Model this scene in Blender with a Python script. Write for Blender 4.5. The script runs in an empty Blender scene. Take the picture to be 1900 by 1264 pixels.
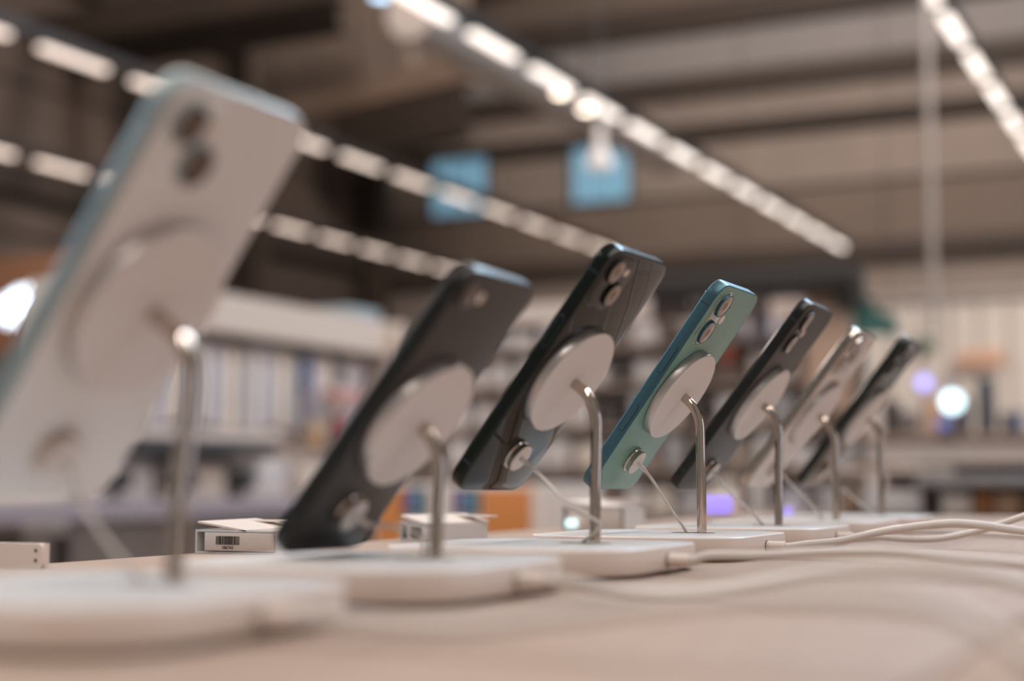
import bpy, bmesh, math, random
from mathutils import Vector, Matrix
random.seed(7)
S = bpy.context.scene
COL = S.collection
PI = math.pi
EYE = 0.945                       # camera height above the floor, metres
TABLE = 0.900                     # top of the demo table

# ------------------------------------------------------------------ camera
F_PX, YAW, PITCH = 2848.65, math.radians(25.477), math.radians(5.191)
cam_d = bpy.data.cameras.new('camera')
cam = bpy.data.objects.new('camera', cam_d); COL.objects.link(cam)
cam.location = (0, 0, EYE)
cam.rotation_euler = (math.radians(90) + PITCH, 0, YAW)
cam_d.sensor_width = 36.0
cam_d.lens = F_PX / 1900 * 36.0
cam_d.clip_start = 0.02; cam_d.clip_end = 200
cam_d.dof.use_dof = True
cam_d.dof.focus_distance = 0.90
cam_d.dof.aperture_fstop = 3.7
cam_d.dof.aperture_blades = 0
S.camera = cam

# ------------------------------------------------------------------ world, light, exposure
w = bpy.data.worlds.new('store_ambient'); S.world = w; w.use_nodes = True
bg = w.node_tree.nodes['Background']
bg.inputs[0].default_value = (0.60, 0.54, 0.50, 1); bg.inputs[1].default_value = 0.34
S.view_settings.view_transform = 'Standard'
S.view_settings.look = 'None'
S.view_settings.gamma = 1.0
S.view_settings.use_curve_mapping = False
S.view_settings.exposure = 0.27
S.cycles.use_denoising = True
S.cycles.max_bounces = 8
S.cycles.sample_clamp_indirect = 4.0

def area(name, loc, aim, sx, sy, power, col):
    d = bpy.data.lights.new(name, 'AREA'); d.shape = 'RECTANGLE'; d.size = sx; d.size_y = sy
    d.energy = power; d.color = col
    o = bpy.data.objects.new(name, d); COL.objects.link(o); o.location = loc
    o.rotation_euler = (Vector(aim) - Vector(loc)).to_track_quat('-Z', 'Y').to_euler()
    return o
# the shop's own lamp rows continue over the table and behind the camera
area('lamp_row_overhead', (1.6, 2.5, 4.9), (1.6, 2.501, 0), 0.35, 13.0, 195, (1, .91, .84))
area('lamp_row_overhead', (-2.2, 2.5, 4.9), (-2.2, 2.501, 0), 0.35, 13.0, 195, (1, .91, .84))
area('lamp_row_overhead', (-6.1, 1.5, 4.9), (-6.1, 1.501, 0), 0.35, 13.0, 195, (1, .91, .84))
# added fill lamps for the walls and a roof light over the far half of the hall, above the frame
area('wall_fill_light', (-6, 20, 12.3), (-6, 26, 3), 9, 1.5, 1250, (1, .90, .82))
area('wall_fill_light', (5, 20, 12.3), (5, 28, 3), 9, 1.5, 900, (1, .92, .87))
area('wall_fill_light', (-9, 12, 12.3), (-17, 14, 4), 1.5, 9, 1300, (1, .88, .80))
area('partition_fill', (1.2, 9.0, 5.2), (-1.6, 12.5, 1.2), 3.5, .4, 210, (1, .92, .86))  # unseen light added to brighten the partition and accessory wall
area('roof_light', (1.0, 16, 12.0), (.5, 10, 0), 5, 2.5, 1400, (.52, .76, 1))
area('post_streak_light', (2.6, 1.7, 1.5), (-.3, .9, 1.0), .5, 1.0, 5, (.70, .76, 1))  # unseen light added at the right for a streak in the chrome posts
# daylight from the shop front on the left
area('shop_front_daylight', (-5.5, -0.6, 3.4), (-.3, .9, .95), 2.4, 1.6, 46, (.50, .76, 1))

# ------------------------------------------------------------------ helpers
def lin(c):
    return tuple(((v/255)/12.92 if v/255 <= .04045 else ((v/255+.055)/1.055)**2.4) for v in c)
MATS = {}
def mat(name, rgb, rough=.5, metal=0., emit=0., noise=0., scale=40., bump=0., coat=0., trans=0., spec=None, stretch=(1,1,1)):
    if name in MATS: return MATS[name]
    m = bpy.data.materials.new(name); m.use_nodes = True; nt = m.node_tree; b = nt.nodes['Principled BSDF']
    c = lin(rgb)
    b.inputs['Base Color'].default_value = (*c, 1); b.inputs['Roughness'].default_value = rough
    b.inputs['Metallic'].default_value = metal; b.inputs['Coat Weight'].default_value = coat
    b.inputs['Transmission Weight'].default_value = trans
    if spec is not None: b.inputs['Specular IOR Level'].default_value = spec
    if emit:
        b.inputs['Emission Color'].default_value = (*c, 1); b.inputs['Emission Strength'].default_value = emit
    if noise or bump:
        tc = nt.nodes.new('ShaderNodeTexCoord'); mp = nt.nodes.new('ShaderNodeMapping'); n = nt.nodes.new('ShaderNodeTexNoise')
        mp.inputs['Scale'].default_value = stretch
        nt.links.new(tc.outputs['Object'], mp.inputs[0]); nt.links.new(mp.outputs[0], n.inputs['Vector'])
        n.inputs['Scale'].default_value = scale; n.inputs['Detail'].default_value = 4
        if noise:
            r = nt.nodes.new('ShaderNodeValToRGB')
            r.color_ramp.elements[0].position = .3; r.color_ramp.elements[1].position = .7
            r.color_ramp.elements[0].color = (*[v*(1-noise) for v in c], 1)
            r.color_ramp.elements[1].color = (*[min(1, v*(1+noise)) for v in c], 1)
            nt.links.new(n.outputs['Fac'], r.inputs[0]); nt.links.new(r.outputs[0], b.inputs['Base Color'])
        if bump:
            bp = nt.nodes.new('ShaderNodeBump'); bp.inputs['Strength'].default_value = bump; bp.inputs['Distance'].default_value = .0003
            nt.links.new(n.outputs['Fac'], bp.inputs['Height']); nt.links.new(bp.outputs[0], b.inputs['Normal'])
    MATS[name] = m
    return m

def obj(name, bm, m, parent=None, label=None, smooth=True, M=None):
    bmesh.ops.recalc_face_normals(bm, faces=bm.faces)
    me = bpy.data.meshes.new(name); bm.to_mesh(me); bm.free()
    if smooth:
        for p in me.polygons: p.use_smooth = True
        try: me.set_sharp_from_angle(angle=math.radians(32))
        except Exception: pass
    me.materials.append(m)
    o = bpy.data.objects.new(name, me); COL.objects.link(o)
    if parent: o.parent = parent
    if M is not None: o.matrix_local = M
    if label: o['label'] = label
    return o
def thing(name, label, cat, loc=(0,0,0), group=None, M=None):
    o = bpy.data.objects.new(name, None); COL.objects.link(o); o.empty_display_size = .01
    if M is not None: o.matrix_world = M
    else: o.location = loc
    tag(o, label, cat, group); return o
def tag(o, label, cat, group=None):
    o['label'] = label; o['category'] = cat
    if group: o['group'] = group
    return o
def struct(name, bm, m, parent=None, smooth=False):
    o = obj(name, bm, m, parent, smooth=smooth)
    if parent is None: o['kind'] = 'structure'
    return o
def dup(root, loc=None, label=None, group=None):
    r = root.copy(); COL.objects.link(r)
    if loc is not None: r.location = loc
    if label: r['label'] = label
    if group: r['group'] = group
    for ch in list(root.children):
        c = ch.copy(); COL.objects.link(c); c.parent = r
        for g in list(ch.children):
            d = g.copy(); COL.objects.link(d); d.parent = c
    return r

def B(): return bmesh.new()
def box(bm, x0, x1, y0, y1, z0, z1, M=None):
    vs = [bm.verts.new((M @ Vector(p)) if M else p) for p in
          [(x0,y0,z0),(x1,y0,z0),(x1,y1,z0),(x0,y1,z0),(x0,y0,z1),(x1,y0,z1),(x1,y1,z1),(x0,y1,z1)]]
    for f in [(0,3,2,1),(4,5,6,7),(0,1,5,4),(1,2,6,5),(2,3,7,6),(3,0,4,7)]: bm.faces.new([vs[i] for i in f])
    return bm
def bbox(x0, x1, y0, y1, z0, z1, r=.003):
    """box with bevelled edges"""
    bm = box(B(), x0, x1, y0, y1, z0, z1)
    bmesh.ops.bevel(bm, geom=list(bm.edges), offset=r, segments=2, affect='EDGES', profile=.5)
    return bm
def ring_pts(w_, h_, r, seg=6):
    r = min(r, w_/2, h_/2); out = []
    for i, (sx, sy) in enumerate([(1,1),(-1,1),(-1,-1),(1,-1)]):
        for k in range(seg+1):
            a = i*PI/2 + k*PI/2/seg
            out.append((sx*(w_/2-r)+r*math.cos(a), sy*(h_/2-r)+r*math.sin(a)))
    return out
def slab(bm, w_, h_, r, prof, M=None, seg=6, cx=0, cy=0, cap=True):
    """rounded-rectangle solid lofted through (inset, z) sections"""
    rings = []
    for ins, z in prof:
        rings.append([bm.verts.new((M @ Vector((x+cx, y+cy, z))) if M else (x+cx, y+cy, z))
                      for x, y in ring_pts(w_-2*ins, h_-2*ins, max(r-ins, .00001), seg)])
    n = len(rings[0])
    for a, b in zip(rings, rings[1:]):
        for i in range(n): bm.faces.new((a[i], a[(i+1)%n], b[(i+1)%n], b[i]))
    if cap:
        bm.faces.new(rings[0][::-1]); bm.faces.new(rings[-1])
    return bm
def disc(bm, R, prof, M=None, cx=0, cy=0, seg=12): return slab(bm, 2*R, 2*R, R, prof, M, seg, cx, cy)
def smooth_path(pts, n=8):
    P = [Vector(p) for p in pts]; P = [2*P[0]-P[1]] + P + [2*P[-1]-P[-2]]; out = []
    for i in range(1, len(P)-2):
        for k in range(n):
            t = k/n; a, b, c, d = P[i-1:i+3]
            out.append(.5*((2*b) + (-a+c)*t + (2*a-5*b+4*c-d)*t*t + (-a+3*b-3*c+d)*t**3))
    out.append(P[-2]); return out
def tube(bm, pts, r, seg=12, r2=None):
    P = [Vector(p) for p in pts]; T = []
    for i in range(len(P)):
        T.append((P[min(i+1, len(P)-1)] - P[max(i-1, 0)]).normalized())
    n = T[0].orthogonal().normalized(); rings = []
    for i, p in enumerate(P):
        if i: n = (n - T[i]*n.dot(T[i])).normalized()
        b = T[i].cross(n); rr = r if r2 is None else r + (r2-r)*i/(len(P)-1)
        rings.append([bm.verts.new(p + (n*math.cos(2*PI*k/seg) + b*math.sin(2*PI*k/seg))*rr) for k in range(seg)])
    for a, b in zip(rings, rings[1:]):
        for i in range(seg): bm.faces.new((a[i], a[(i+1)%seg], b[(i+1)%seg], b[i]))
    bm.faces.new(rings[0][::-1]); bm.faces.new(rings[-1]); return bm

# camera rays, to put things seen in the photograph at their own distance
_F = Vector((-math.sin(YAW)*math.cos(PITCH), math.cos(YAW)*math.cos(PITCH), math.sin(PITCH)))
_R = Vector((math.cos(YAW), math.sin(YAW), 0)); _U = _R.cross(_F)
def ray(x, y): return _F*F_PX + _R*(x-950) + _U*(632-y)
def atY(x, y, Y): d = ray(x, y); return d*(Y/d.y) + Vector((0,0,EYE))
def atX(x, y, X): d = ray(x, y); return d*(X/d.x) + Vector((0,0,EYE))
def atZ(x, y, Z): d = ray(x, y); return d*((Z-EYE)/d.z) + Vector((0,0,EYE))
def mm(x, y, z): return Vector((x/1000, y/1000, EYE + z/1000))      # millimetres relative to the lens

# ------------------------------------------------------------------ materials
M_table = mat('pale_oak', (166,143,128), .6, spec=.15, noise=.09, scale=60, bump=.35, stretch=(6,.35,6))
M_edge = mat('oak_edge', (190,155,128), .5, noise=.08, scale=80)
M_white = mat('white_plastic', (226,212,203), .38, noise=.01, scale=30)
M_inset = mat('grey_inset', (196,193,192), .5, noise=.10, scale=900, bump=.3)
M_chrome = mat('chrome', (204,190,178), .06, 1.0)
M_discface = mat('disc_face', (222,212,207), .55)
M_discside = mat('brushed_aluminium', (196,190,186), .34, .75)
M_cable = mat('cable_white', (214,206,200), .42)
M_dark = mat('dark_slot', (40,34,30), .6)
M_foot = mat('base_foot', (58,46,40), .7)  # darkened so its colour carries the shadow gap under the base
M_cord = mat('tether_cord', (205,195,188), .35)
M_clear = mat('strain_relief', (215,205,198), .2, coat=.4)
M_lens = mat('lens_glass', (138,114,100), .16, .2, coat=.5)  # reflected brown is put into the glass colour
M_iris = mat('lens_iris', (104,84,74), .2)
M_flash = mat('flash_diffuser', (232,214,196), .3)
M_screen = mat('phone_screen', (12,12,14), .05, coat=1.0)

# ------------------------------------------------------------------ the shell of the shop
FAR = 30.0; LEFT = -17.8
M_wallfar = mat('far_cladding', (136,122,113), .8, noise=.10, scale=.5)
M_wallfar2 = mat('far_cladding_dark', (110,95,85), .8, noise=.08, scale=.5)
M_wallfar3 = mat('far_cladding_grey', (140,133,131), .8, noise=.06, scale=.4)
M_band = mat('dark_steel_band', (62,50,43), .7)
M_wallleft = mat('left_cladding', (92,78,70), .85, noise=.12, scale=.4)
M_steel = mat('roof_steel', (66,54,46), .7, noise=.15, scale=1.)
M_steel2 = mat('roof_steel_lit', (112,92,78), .7, noise=.1, scale=1.)  # paler copy of the roof steel, light put into its colour
M_floor = mat('shop_floor', (120,110,102), .5, noise=.08, scale=2)
M_ceil = mat('roof_deck', (70,60,53), .9, noise=.15, scale=.6)
struct('floor', box(B(), LEFT, 22, -12, FAR, -.1, 0), M_floor)
struct('ceiling', box(B(), LEFT, 22, 9, FAR, 12.6, 12.8), M_ceil)
def zf(y, x=1200): return atY(x, y, FAR).z
rows_far = [(12.6, zf(45), M_wallfar2), (zf(45), zf(168), M_wallfar3), (zf(168), zf(275), M_wallfar), (zf(275), zf(372), M_wallfar), (zf(372), zf(492), M_wallfar2), (zf(492), 0, M_wallfar)]
bmw = box(B(), LEFT, 22, FAR+.06, FAR+.25, 0, 12.6)
wall_back = struct('wall_back', bmw, M_band)
# windows in the cladding: x ranges and z ranges of the two openings
wins = []
for (xa, ya, xb, yb) in ((797, 281, 908, 404), (1057, 264, 1173, 380)):
    p, q = atY(xa, (ya+yb)/2, FAR), atY(xb, (ya+yb)/2, FAR); t, b_ = atY((xa+xb)/2, ya, FAR).z, atY((xa+xb)/2, yb, FAR).z
    wins.append((p.x, q.x, b_, t))
xcut = LEFT + .01; panel_x = [LEFT + k*2.9 for k in range(0, 14)] + [22]
for (zt, zb, m) in rows_far:
    for xa, xb in zip(panel_x, panel_x[1:]):
        bm = B(); n = 0
        # each cladding panel is split around the window openings
        segs = [(xa+.012, xb-.012, zb+.05, zt-.05)]
        for (w0, w1, wz0, wz1) in wins:
            new = []
            for (a, b, c, d) in segs:
                if b <= w0 or a >= w1 or d <= wz0 or c >= wz1: new.append((a, b, c, d)); continue
                if a < w0: new.append((a, w0, c, d))
                if b > w1: new.append((w1, b, c, d))
                a2, b2 = max(a, w0), min(b, w1)
                if d > wz1: new.append((a2, b2, wz1, d))
                if c < wz0: new.append((a2, b2, c, wz0))
            segs = new
        for (a, b, c, d) in segs: box(bm, a, b, FAR-.02, FAR+.06, c, d)
        if segs: obj('panel', bm, m, wall_back, smooth=False)
M_pane = mat('daylight_pane', (112,152,174), .2, emit=.62)
M_wframe = mat('window_frame', (52,50,50), .6)
for i, (w0, w1, z0, z1) in enumerate(wins):
    bm = B(); t = .07
    box(bm, w0, w1, FAR-.05, FAR+.05, z1-t, z1); box(bm, w0, w1, FAR-.05, FAR+.05, z0, z0+t)
    box(bm, w0, w0+t, FAR-.05, FAR+.05, z0+t, z1-t); box(bm, w1-t, w1, FAR-.05, FAR+.05, z0+t, z1-t)
    wo = struct('window_%d' % (i+1), bm, M_wframe)
    n = 3
    for k in range(n):
        a = w0+t+(w1-w0-2*t)*k/n; b = w0+t+(w1-w0-2*t)*(k+1)/n
        obj('pane', box(B(), a+.015, b-.015, FAR, FAR+.02, z0+t, z1-t), M_pane, wo, smooth=False)
        if k: obj('mullion', box(B(), a-.015, a+.015, FAR-.03, FAR+.03, z0+t, z1-t), M_wframe, wo, smooth=False)
# horizontal steel bands in front of the far wall
for i, (yy, hh) in enumerate(((50, .55), (172, .42), (253, .2), (492, .34))):
    z = zf(yy); struct('trim_%d' % (i+1), box(B(), LEFT, 22, FAR-.3, FAR-.02, z-hh/2, z+hh/2), M_band)
# left wall
wall_left = struct('wall_left', box(B(), LEFT-.3, LEFT-.06, 6, FAR, 0, 12.6), M_band)
zl = [0, 3.2, 4.9, 7.4, 9.8, 12.6]
for a, b in zip(zl, zl[1:]):
    for k in range(6):
        obj('panel', box(B(), LEFT-.06, LEFT, 6.02+k*4, 5.98+(k+1)*4, a+.04, b-.04), M_wallleft if (k+int(a)) % 2 else MATS['left_cladding'], wall_left, smooth=False)
for i, (z, hh) in enumerate(((5.75, .45), (3.6, .3), (9.4, .4))):
    struct('trim_%d' % (i+5), box(B(), LEFT, LEFT+.3, 6, FAR-.3, z-hh/2, z+hh/2), M_band)
for i, px in enumerate((655, 700, 470)):
    p = atY(px, 500, FAR-.8) if px > 600 else atX(px, 500, LEFT+.5)
    struct('trim_%d' % (i+8), box(B(), p.x-.2, p.x+.2, p.y-.2, p.y+.2, 0, 12.6), M_steel)

# roof trusses and beams
def beam(name, pts, wdt, hgt, m, label, cat='beam', group=None):
    a, b = Vector(pts[0]), Vector(pts[1]); d = b-a; L = d.length
    q = d.to_track_quat('X', 'Z').to_matrix().to_4x4(); q.translation = a
    o = obj(name, box(B(), 0, L, -wdt/2, wdt/2, -hgt/2, hgt/2), m, smooth=False, M=q)
    return tag(o, label, cat, group)
YT = 21.0
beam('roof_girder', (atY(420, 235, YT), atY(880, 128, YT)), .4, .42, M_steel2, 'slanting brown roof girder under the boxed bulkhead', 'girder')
bk = thing('roof_bulkhead', 'boxed brown bulkhead above the slanting roof girder', 'bulkhead', atY(660, 120, YT+.6))
def quad_solid(c4, thick, off=Vector((0,0,0))):
    bm = B(); f = [bm.verts.new(p - off) for p in c4]; g = [bm.verts.new(p - off + Vector((0, thick, 0))) for p in c4]
    bm.faces.new(f); bm.faces.new(g[::-1])
    for i in range(4): bm.faces.new((f[i], g[i], g[(i+1)%4], f[(i+1)%4]))
    return bm
for (xa, xb) in ((478, 575), (578, 672), (675, 705), (712, 862)):
    ya, yb = 225-(xa-430)*.232, 225-(xb-430)*.232
    obj('bulkhead_panel', quad_solid([atY(xa, ya, YT+.5), atY(xb, yb, YT+.5), atY(xb, -60, YT+.5), atY(xa, -60 if xa > 500 else 70, YT+.5)], .15, bk.location), M_wallfar2, bk, smooth=False)
for i, (p0, p1, w_, h_) in enumerate((((455, -80), (455, 262), .5, .5), ((692, 40), (700, 175), .22, .22), ((735, -30), (765, 165), .22, .22))):
    a, b = atY(*p0, YT), atY(*p1, YT)
    beam('roof_strut', (a, b), w_, h_, M_steel if i == 0 else M_wallfar2, ('thick dark upright at the left end of the bulkhead', 'thin roof strut left of the paler one', 'paler roof strut leaning at the bulkhead')[i], 'strut')
for i, (y0, y1) in enumerate(((20, -20), (75, 40))):
    beam('roof_purlin', (atY(-40, y0+60, 19+i), atY(640, y1-10, 19+i)), .35, .5, M_steel, ('upper' if i == 0 else 'lower') + ' dark roof purlin at the upper left', 'purlin')
beam('wall_brace', (atY(630, 262, 27), atY(860, 205, 27)), .5, 1.1, M_band, 'wide dark brace below the bulkhead at the corner', 'brace')
for i, (y, z) in enumerate(((0, 11.9), (0, 11.2))):
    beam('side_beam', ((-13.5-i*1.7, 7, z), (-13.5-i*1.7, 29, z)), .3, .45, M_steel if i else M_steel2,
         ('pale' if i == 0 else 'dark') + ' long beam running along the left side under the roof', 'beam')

# lamp rows
HL = 4.0
M_tube = mat('lamp_diffuser', (244,222,207), .4, emit=1.45)
M_tubeA = mat('lamp_diffuser_bright', (250,236,225), .4, emit=1.9)
M_rail = mat('lamp_rail', (46,38,34), .5)
def lamp_row(xr, k0, k1, m, label, group):
    X = xr*HL; first = None
    r = obj('lamp_rail', box(B(), X-.05, X+.05, (3.11+.33*k0-.3)*HL, (3.11+.33*k1+.18)*HL, EYE+HL+.05, EYE+HL+.16), M_rail, smooth=False)
    tag(r, 'dark suspension rail carrying ' + group, 'rail')
    for k in range(k0, k1+1):
        Yc = (3.11+.33*k)*HL; loc = (X, Yc, EYE+HL)
        if first is None:
            first = thing('linear_lamp', label, 'lamp', loc, group)
            obj('lamp_housing', box(B(), -.06, .06, -.47, .47, .012, .05), M_rail, first, smooth=False)
            obj('lamp_diffuser', bbox(-.05, .05, -.46, .46, -.035, .012, .02), m, first)
        else: dup(first, loc)
lamp_row(-1.53, -2, 10, M_tubeA, 'glowing linear lamp in the row passing over the round duct', 'linear lamps in the row over the duct')
lamp_row(-2.48, -5, 9, M_tube, 'glowing linear lamp in the row crossing the left blue window', 'linear lamps in the row crossing the left window')
lamp_row(-3.40, -1, 10, M_tube, 'glowing linear lamp in the lowest row at the left', 'linear lamps in the lowest row')
lamp_row(-0.55, -1, 6, M_tubeA, 'glowing linear lamp in the steep row at the right edge', 'linear lamps in the steep right row')
# round duct, pendant lamp, spots
a, b = atY(835, 62, 16.5), None
dx = a.x; dz = a.z
M_duct = mat('duct_metal', (186,176,170), .45, .2)
dstart, dend = Vector((dx, 15.5, dz)), Vector((dx, 21.5, dz))
dt = thing('air_duct', 'round silver air duct hanging behind the bright lamp row', 'duct', dstart)
obj('duct_tube', tube(B(), [Vector((0,0,0)), Vector((0,9,0))], .33, 24), M_duct, dt)
for k in range(7): obj('duct_ring', tube(B(), [Vector((0,.3+k*1.25,0)), Vector((0,.36+k*1.25,0))], .355, 24), M_duct, dt)
for (px, py, Y, lab) in ((1040, 172, 15, 'round bright spotlight overlapping the lamp row by the duct'), (1088, 203, 16, 'smaller bright spotlight right of the larger one'), (705, -8, 11, 'blue-white spotlight cut by the top edge')):
    p = atY(px, py, Y); s = thing('spotlight', lab, 'spotlight', p)
    obj('spot_housing', slab(B(), .17, .17, .085, [(.03, .17), (0, .14), (0, .0)]), M_white, s)
    obj('spot_lens', disc(B(), .07, [(0, .0), (0, -.012), (.01, -.016)]), mat('spot_glow', (255,236,215), .3, emit=6.0) if px > 800 else mat('spot_glow_blue', (190,225,255), .3, emit=3.0), s)
    obj('spot_stem', tube(B(), [Vector((0,0,.16)), Vector((0,0,12.58-p.z))], .012, 8), M_rail, s)
pp = atY(1113, 300, 12)
pl = thing('pendant_lamp', 'white bell pendant lamp hanging before the right blue window', 'lamp', pp)
bm = B(); slab(bm, .24, .24, .12, [(.002, -.05), (0, -.04), (.005, 0), (.045, .07), (.075, .14), (.085, .30), (.1, .33)])
obj('lamp_shade', bm, mat('pendant_shade', (222,208,200), .4, emit=.35), pl)
obj('lamp_cord', tube(B(), [Vector((0,0,.32)), Vector((0,0,12.58-pp.z))], .008, 8), mat('cord_grey', (120,122,126), .5), pl)
hp = atY(1732, 555, 9)
tag(obj('ceiling_pole', tube(B(), [Vector((hp.x, hp.y, hp.z-.2)), Vector((hp.x, hp.y, 12.6))], .022, 12), mat('pole_grey', (150,142,138), .5)), 'slim grey pole dropping from the roof at the right', 'pole')

# ------------------------------------------------------------------ the long demo table
TX0, TX1, TY0, TY1, SEAM = -.590, .62, -.35, 1.97, -.067
tb = thing('demo_table', 'long pale oak demo table under the row of phones', 'table', (0, .8, 0))
for (a, b) in ((TX0+.002, SEAM-.0006), (SEAM+.0006, TX1)):
    bm = bbox(a, b, TY0-.8, TY1-.8, TABLE-.035, TABLE, .0012)
    obj('tabletop_board', bm, M_table, tb)
obj('table_frame', box(B(), TX0+.05, TX1-.05, TY0-.75, TY1-.85, TABLE-.12, TABLE-.036), M_edge, tb, smooth=False)
for sx in (TX0+.1, TX1-.1):
    for sy in (TY0-.7, TY1-.9):
        obj('table_leg', box(B(), sx-.04, sx+.04, sy-.04, sy+.04, 0, TABLE-.121), M_edge, tb, smooth=False)

# ------------------------------------------------------------------ phones
def fmat(C, th, yaw, lean):
    """columns: x across the phone, y up the phone, z out of its back"""
    th, yaw, lean = map(math.radians, (th, yaw, lean))
    u = Vector((math.cos(th), 0, math.sin(th))); n = Vector((math.sin(th), 0, -math.cos(th))); w_ = Vector((0, 1, 0))
    R = Matrix.Rotation(yaw, 3, 'Z')
    u2 = R @ (u*math.cos(lean) + w_*math.sin(lean)); w2 = R @ (-u*math.sin(lean) + w_*math.cos(lean)); n2 = R @ n
    m = Matrix.Identity(4)
    for i in range(3): m[i][0], m[i][1], m[i][2], m[i][3] = w2[i], u2[i], n2[i], C[i]
    return m
POSE = {1:(-316.7,389.0,55.9,55.65,1.3,-.86),2:(-308.7,552.7,25.2,52.3,1.2,.25),3:(-313.4,721.7,53,52.86,-2.39,.29),4:(-311.2,885.3,53.5,53.77,-.78,0),
        5:(-312.2,1058.8,56,52.2,1.34,0),6:(-313.4,1222,54.7,52.6,.3,0),7:(-311.7,1390.7,58.5,52.5,1.9,0)}
SIZE = {1:(72.5,150.5),2:(68.1,140.6),3:(71.6,147.6),4:(71.6,147.6),5:(77.8,161),6:(73.5,152.5),7:(77.6,163)}
T = 7.8
PF = {k: fmat(mm(*POSE[k][:3]), *POSE[k][3:]) for k in POSE}
k_ = .001
def side_slab(bm, y0, y1, z, wz, W, h=.35):
    """a pill lying on the left-hand rail (x = -W/2), standing proud"""
    L = (y1-y0)
    Mx = Matrix(((0,0,-1,-W/2),(1,0,0,(y0+y1)/2),(0,1,0,z),(0,0,0,1))) @ Matrix.Identity(4)
    Ms = Matrix.Scale(k_, 4)
    return slab(bm, L, wz, wz/2, [(0,-.3),(0,h-.12),(.12,h)], Ms @ Mx, 5)
M_lensd = mat('lens_glass_dark', (70,46,34), .2, .1, coat=.3)
M_ring = mat('dark_teal_ring', (58,98,108), .25, .6)
def phone(k, label, rail, back, cams, hump, flash, lens_d, rnd=0.5, buttons=(), rail_label=None, extra=None):
    W, H = SIZE[k]; r = 10.5
    ph = thing('phone', label, 'phone', M=PF[k])
    s = Matrix.Scale(k_, 4)
    e = rnd
    prof = [(e*.9, -T+.35), (e*.35, -T+.45+e*.25), (0, -T+.6+e), (0, -.25-e), (e*.3, -.15-e*.3), (e, -.02)]
    obj('phone_frame', slab(B(), W, H, r, prof, s, 10), rail, ph)
    obj('back_panel', slab(B(), W-2*e, H-2*e, r-e, [(0, -.3), (.05, .0), (.4, .12)], s, 10), back, ph)
    obj('phone_screen', slab(B(), W-2*e-.6, H-2*e-.6, r-e-.3, [(.3, -T), (0, -T+.3), (0, -T+.8)], s, 10), M_screen, ph)
    if hump:
        hx0, hx1, hy0, hy1, hr, hh, hm = hump
        obj('camera_hump', slab(B(), hx1-hx0, hy1-hy0, hr, [(-1.0, .05), (-.2, .25), (.1, hh-.35), (.35, hh-.08), (.8, hh)], s, 8, (hx0+hx1)/2, (hy0+hy1)/2), hm, ph)
        z0 = hh
    else: z0 = .1
    for (cx_, cy_) in cams:
        R = lens_d/2
        lr = obj('lens_ring', disc(B(), R, [(-.25, z0-.1), (0, z0+.1), (0, z0+1.5), (.25, z0+1.75), (.7, z0+1.8), (.8, z0+1.55)], s, cx_, cy_), {2: back, 4: M_ring}.get(k, rail), ph)
        obj('lens_glass', disc(B(), R-.8, [(0, z0+1.4), (0, z0+1.66), (.15, z0+1.7)], s, cx_, cy_, 12), M_lens if k in (3, 4, 5, 6) else M_lensd, lr)
        obj('lens_iris', disc(B(), R*.36, [(0, z0+1.65), (.05, z0+1.73)], s, cx_, cy_, 8), M_iris, lr)
    if flash:
        obj('flash', disc(B(), flash[2], [(0, flash[3]-.3), (0, flash[3]+.12), (.3, flash[3]+.2)], s, flash[0], flash[1], 6), M_flash, ph)
    for (y0, y1, wz) in buttons:
        # recessed dark seam around a proud key
        obj('button_seam', side_slab(B(), y0-.5, y1+.5, -T/2, wz+1.0, W, .08), M_seam, ph)
        obj('side_button', side_slab(B(), y0, y1, -T/2, wz, W, .32), rail, ph)
    # antenna seams across the rail
    bm = B(); box(bm, -W/2-.03, -W/2+.5, H/2-16.2, H/2-15.5, -T+1.0, -.8, s); obj('antenna_line', bm, M_seam, ph, smooth=False)
    bm = B(); box(bm, -W/2-.03, -W/2+.5, -H/2+15.5, -H/2+16.2, -T+1.0, -.8, s); obj('antenna_line', bm, M_seam, ph, smooth=False)
    bm = B(); slab(bm, 8.5, 2.6, 1.3, [(0, -.2), (0, .08)], s @ Matrix.Translation((0, -H/2, -T/2)) @ Matrix.Rotation(PI/2, 4, 'X'), 4)
    obj('charging_port', bm, M_dark, ph)
    bm = B()
    for sx in (-1, 1):
        for q in range(3): slab(bm, 1.4, 1.4, .7, [(0, -.1), (0, .06)], s @ Matrix.Translation((sx*(10+q*3), -H/2, -T/2)) @ Matrix.Rotation(PI/2, 4, 'X'), 3)
    obj('speaker_holes', bm, M_dark, ph)
    return ph
M_seam = mat('rail_seam', (28,48,56), .6)
M_teal_r = mat('teal_aluminium', (62,98,112), .36, .5, noise=.03, scale=300)
M_teal_b = mat('teal_back_glass', (112,152,140), .33, .1, coat=.0)
M_teal_h = mat('teal_hump_glass', (130,146,136), .10, .1, coat=1.0)  # greyer than the back, with the glass reflection put into the colour
M_blk_r = mat('black_aluminium', (30,32,31), .30, .35)
M_blk_b = mat('black_matte_back', (52,46,43), .42)
M_gls_b = mat('black_gloss_back', (34,32,31), .04, 0, spec=.35)
M_gls_r = mat('dark_green_rail', (26,34,30), .22, .6)
M_wht_b = mat('white_back_glass', (226,221,218), .4)
M_wht_r = mat('silver_blue_rail', (150,166,170), .3, .5)
M_slv_r = mat('steel_rail', (176,168,160), .16, 1.0)
M_prow = mat('pearl_back', (224,212,204), .5)
M_pro_h = mat('camera_plate_silver', (165,152,142), .12, .5, coat=.5)
M_pro_k = mat('camera_plate_black', (40,34,30), .08, .3, coat=.8)
BTN = ((9, 27.5, 3.4), (-32.5, -14, 3.4))
h4 = (-29.3, -11.6, 33.6, 71.0, 8.8, 1.1)
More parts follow.
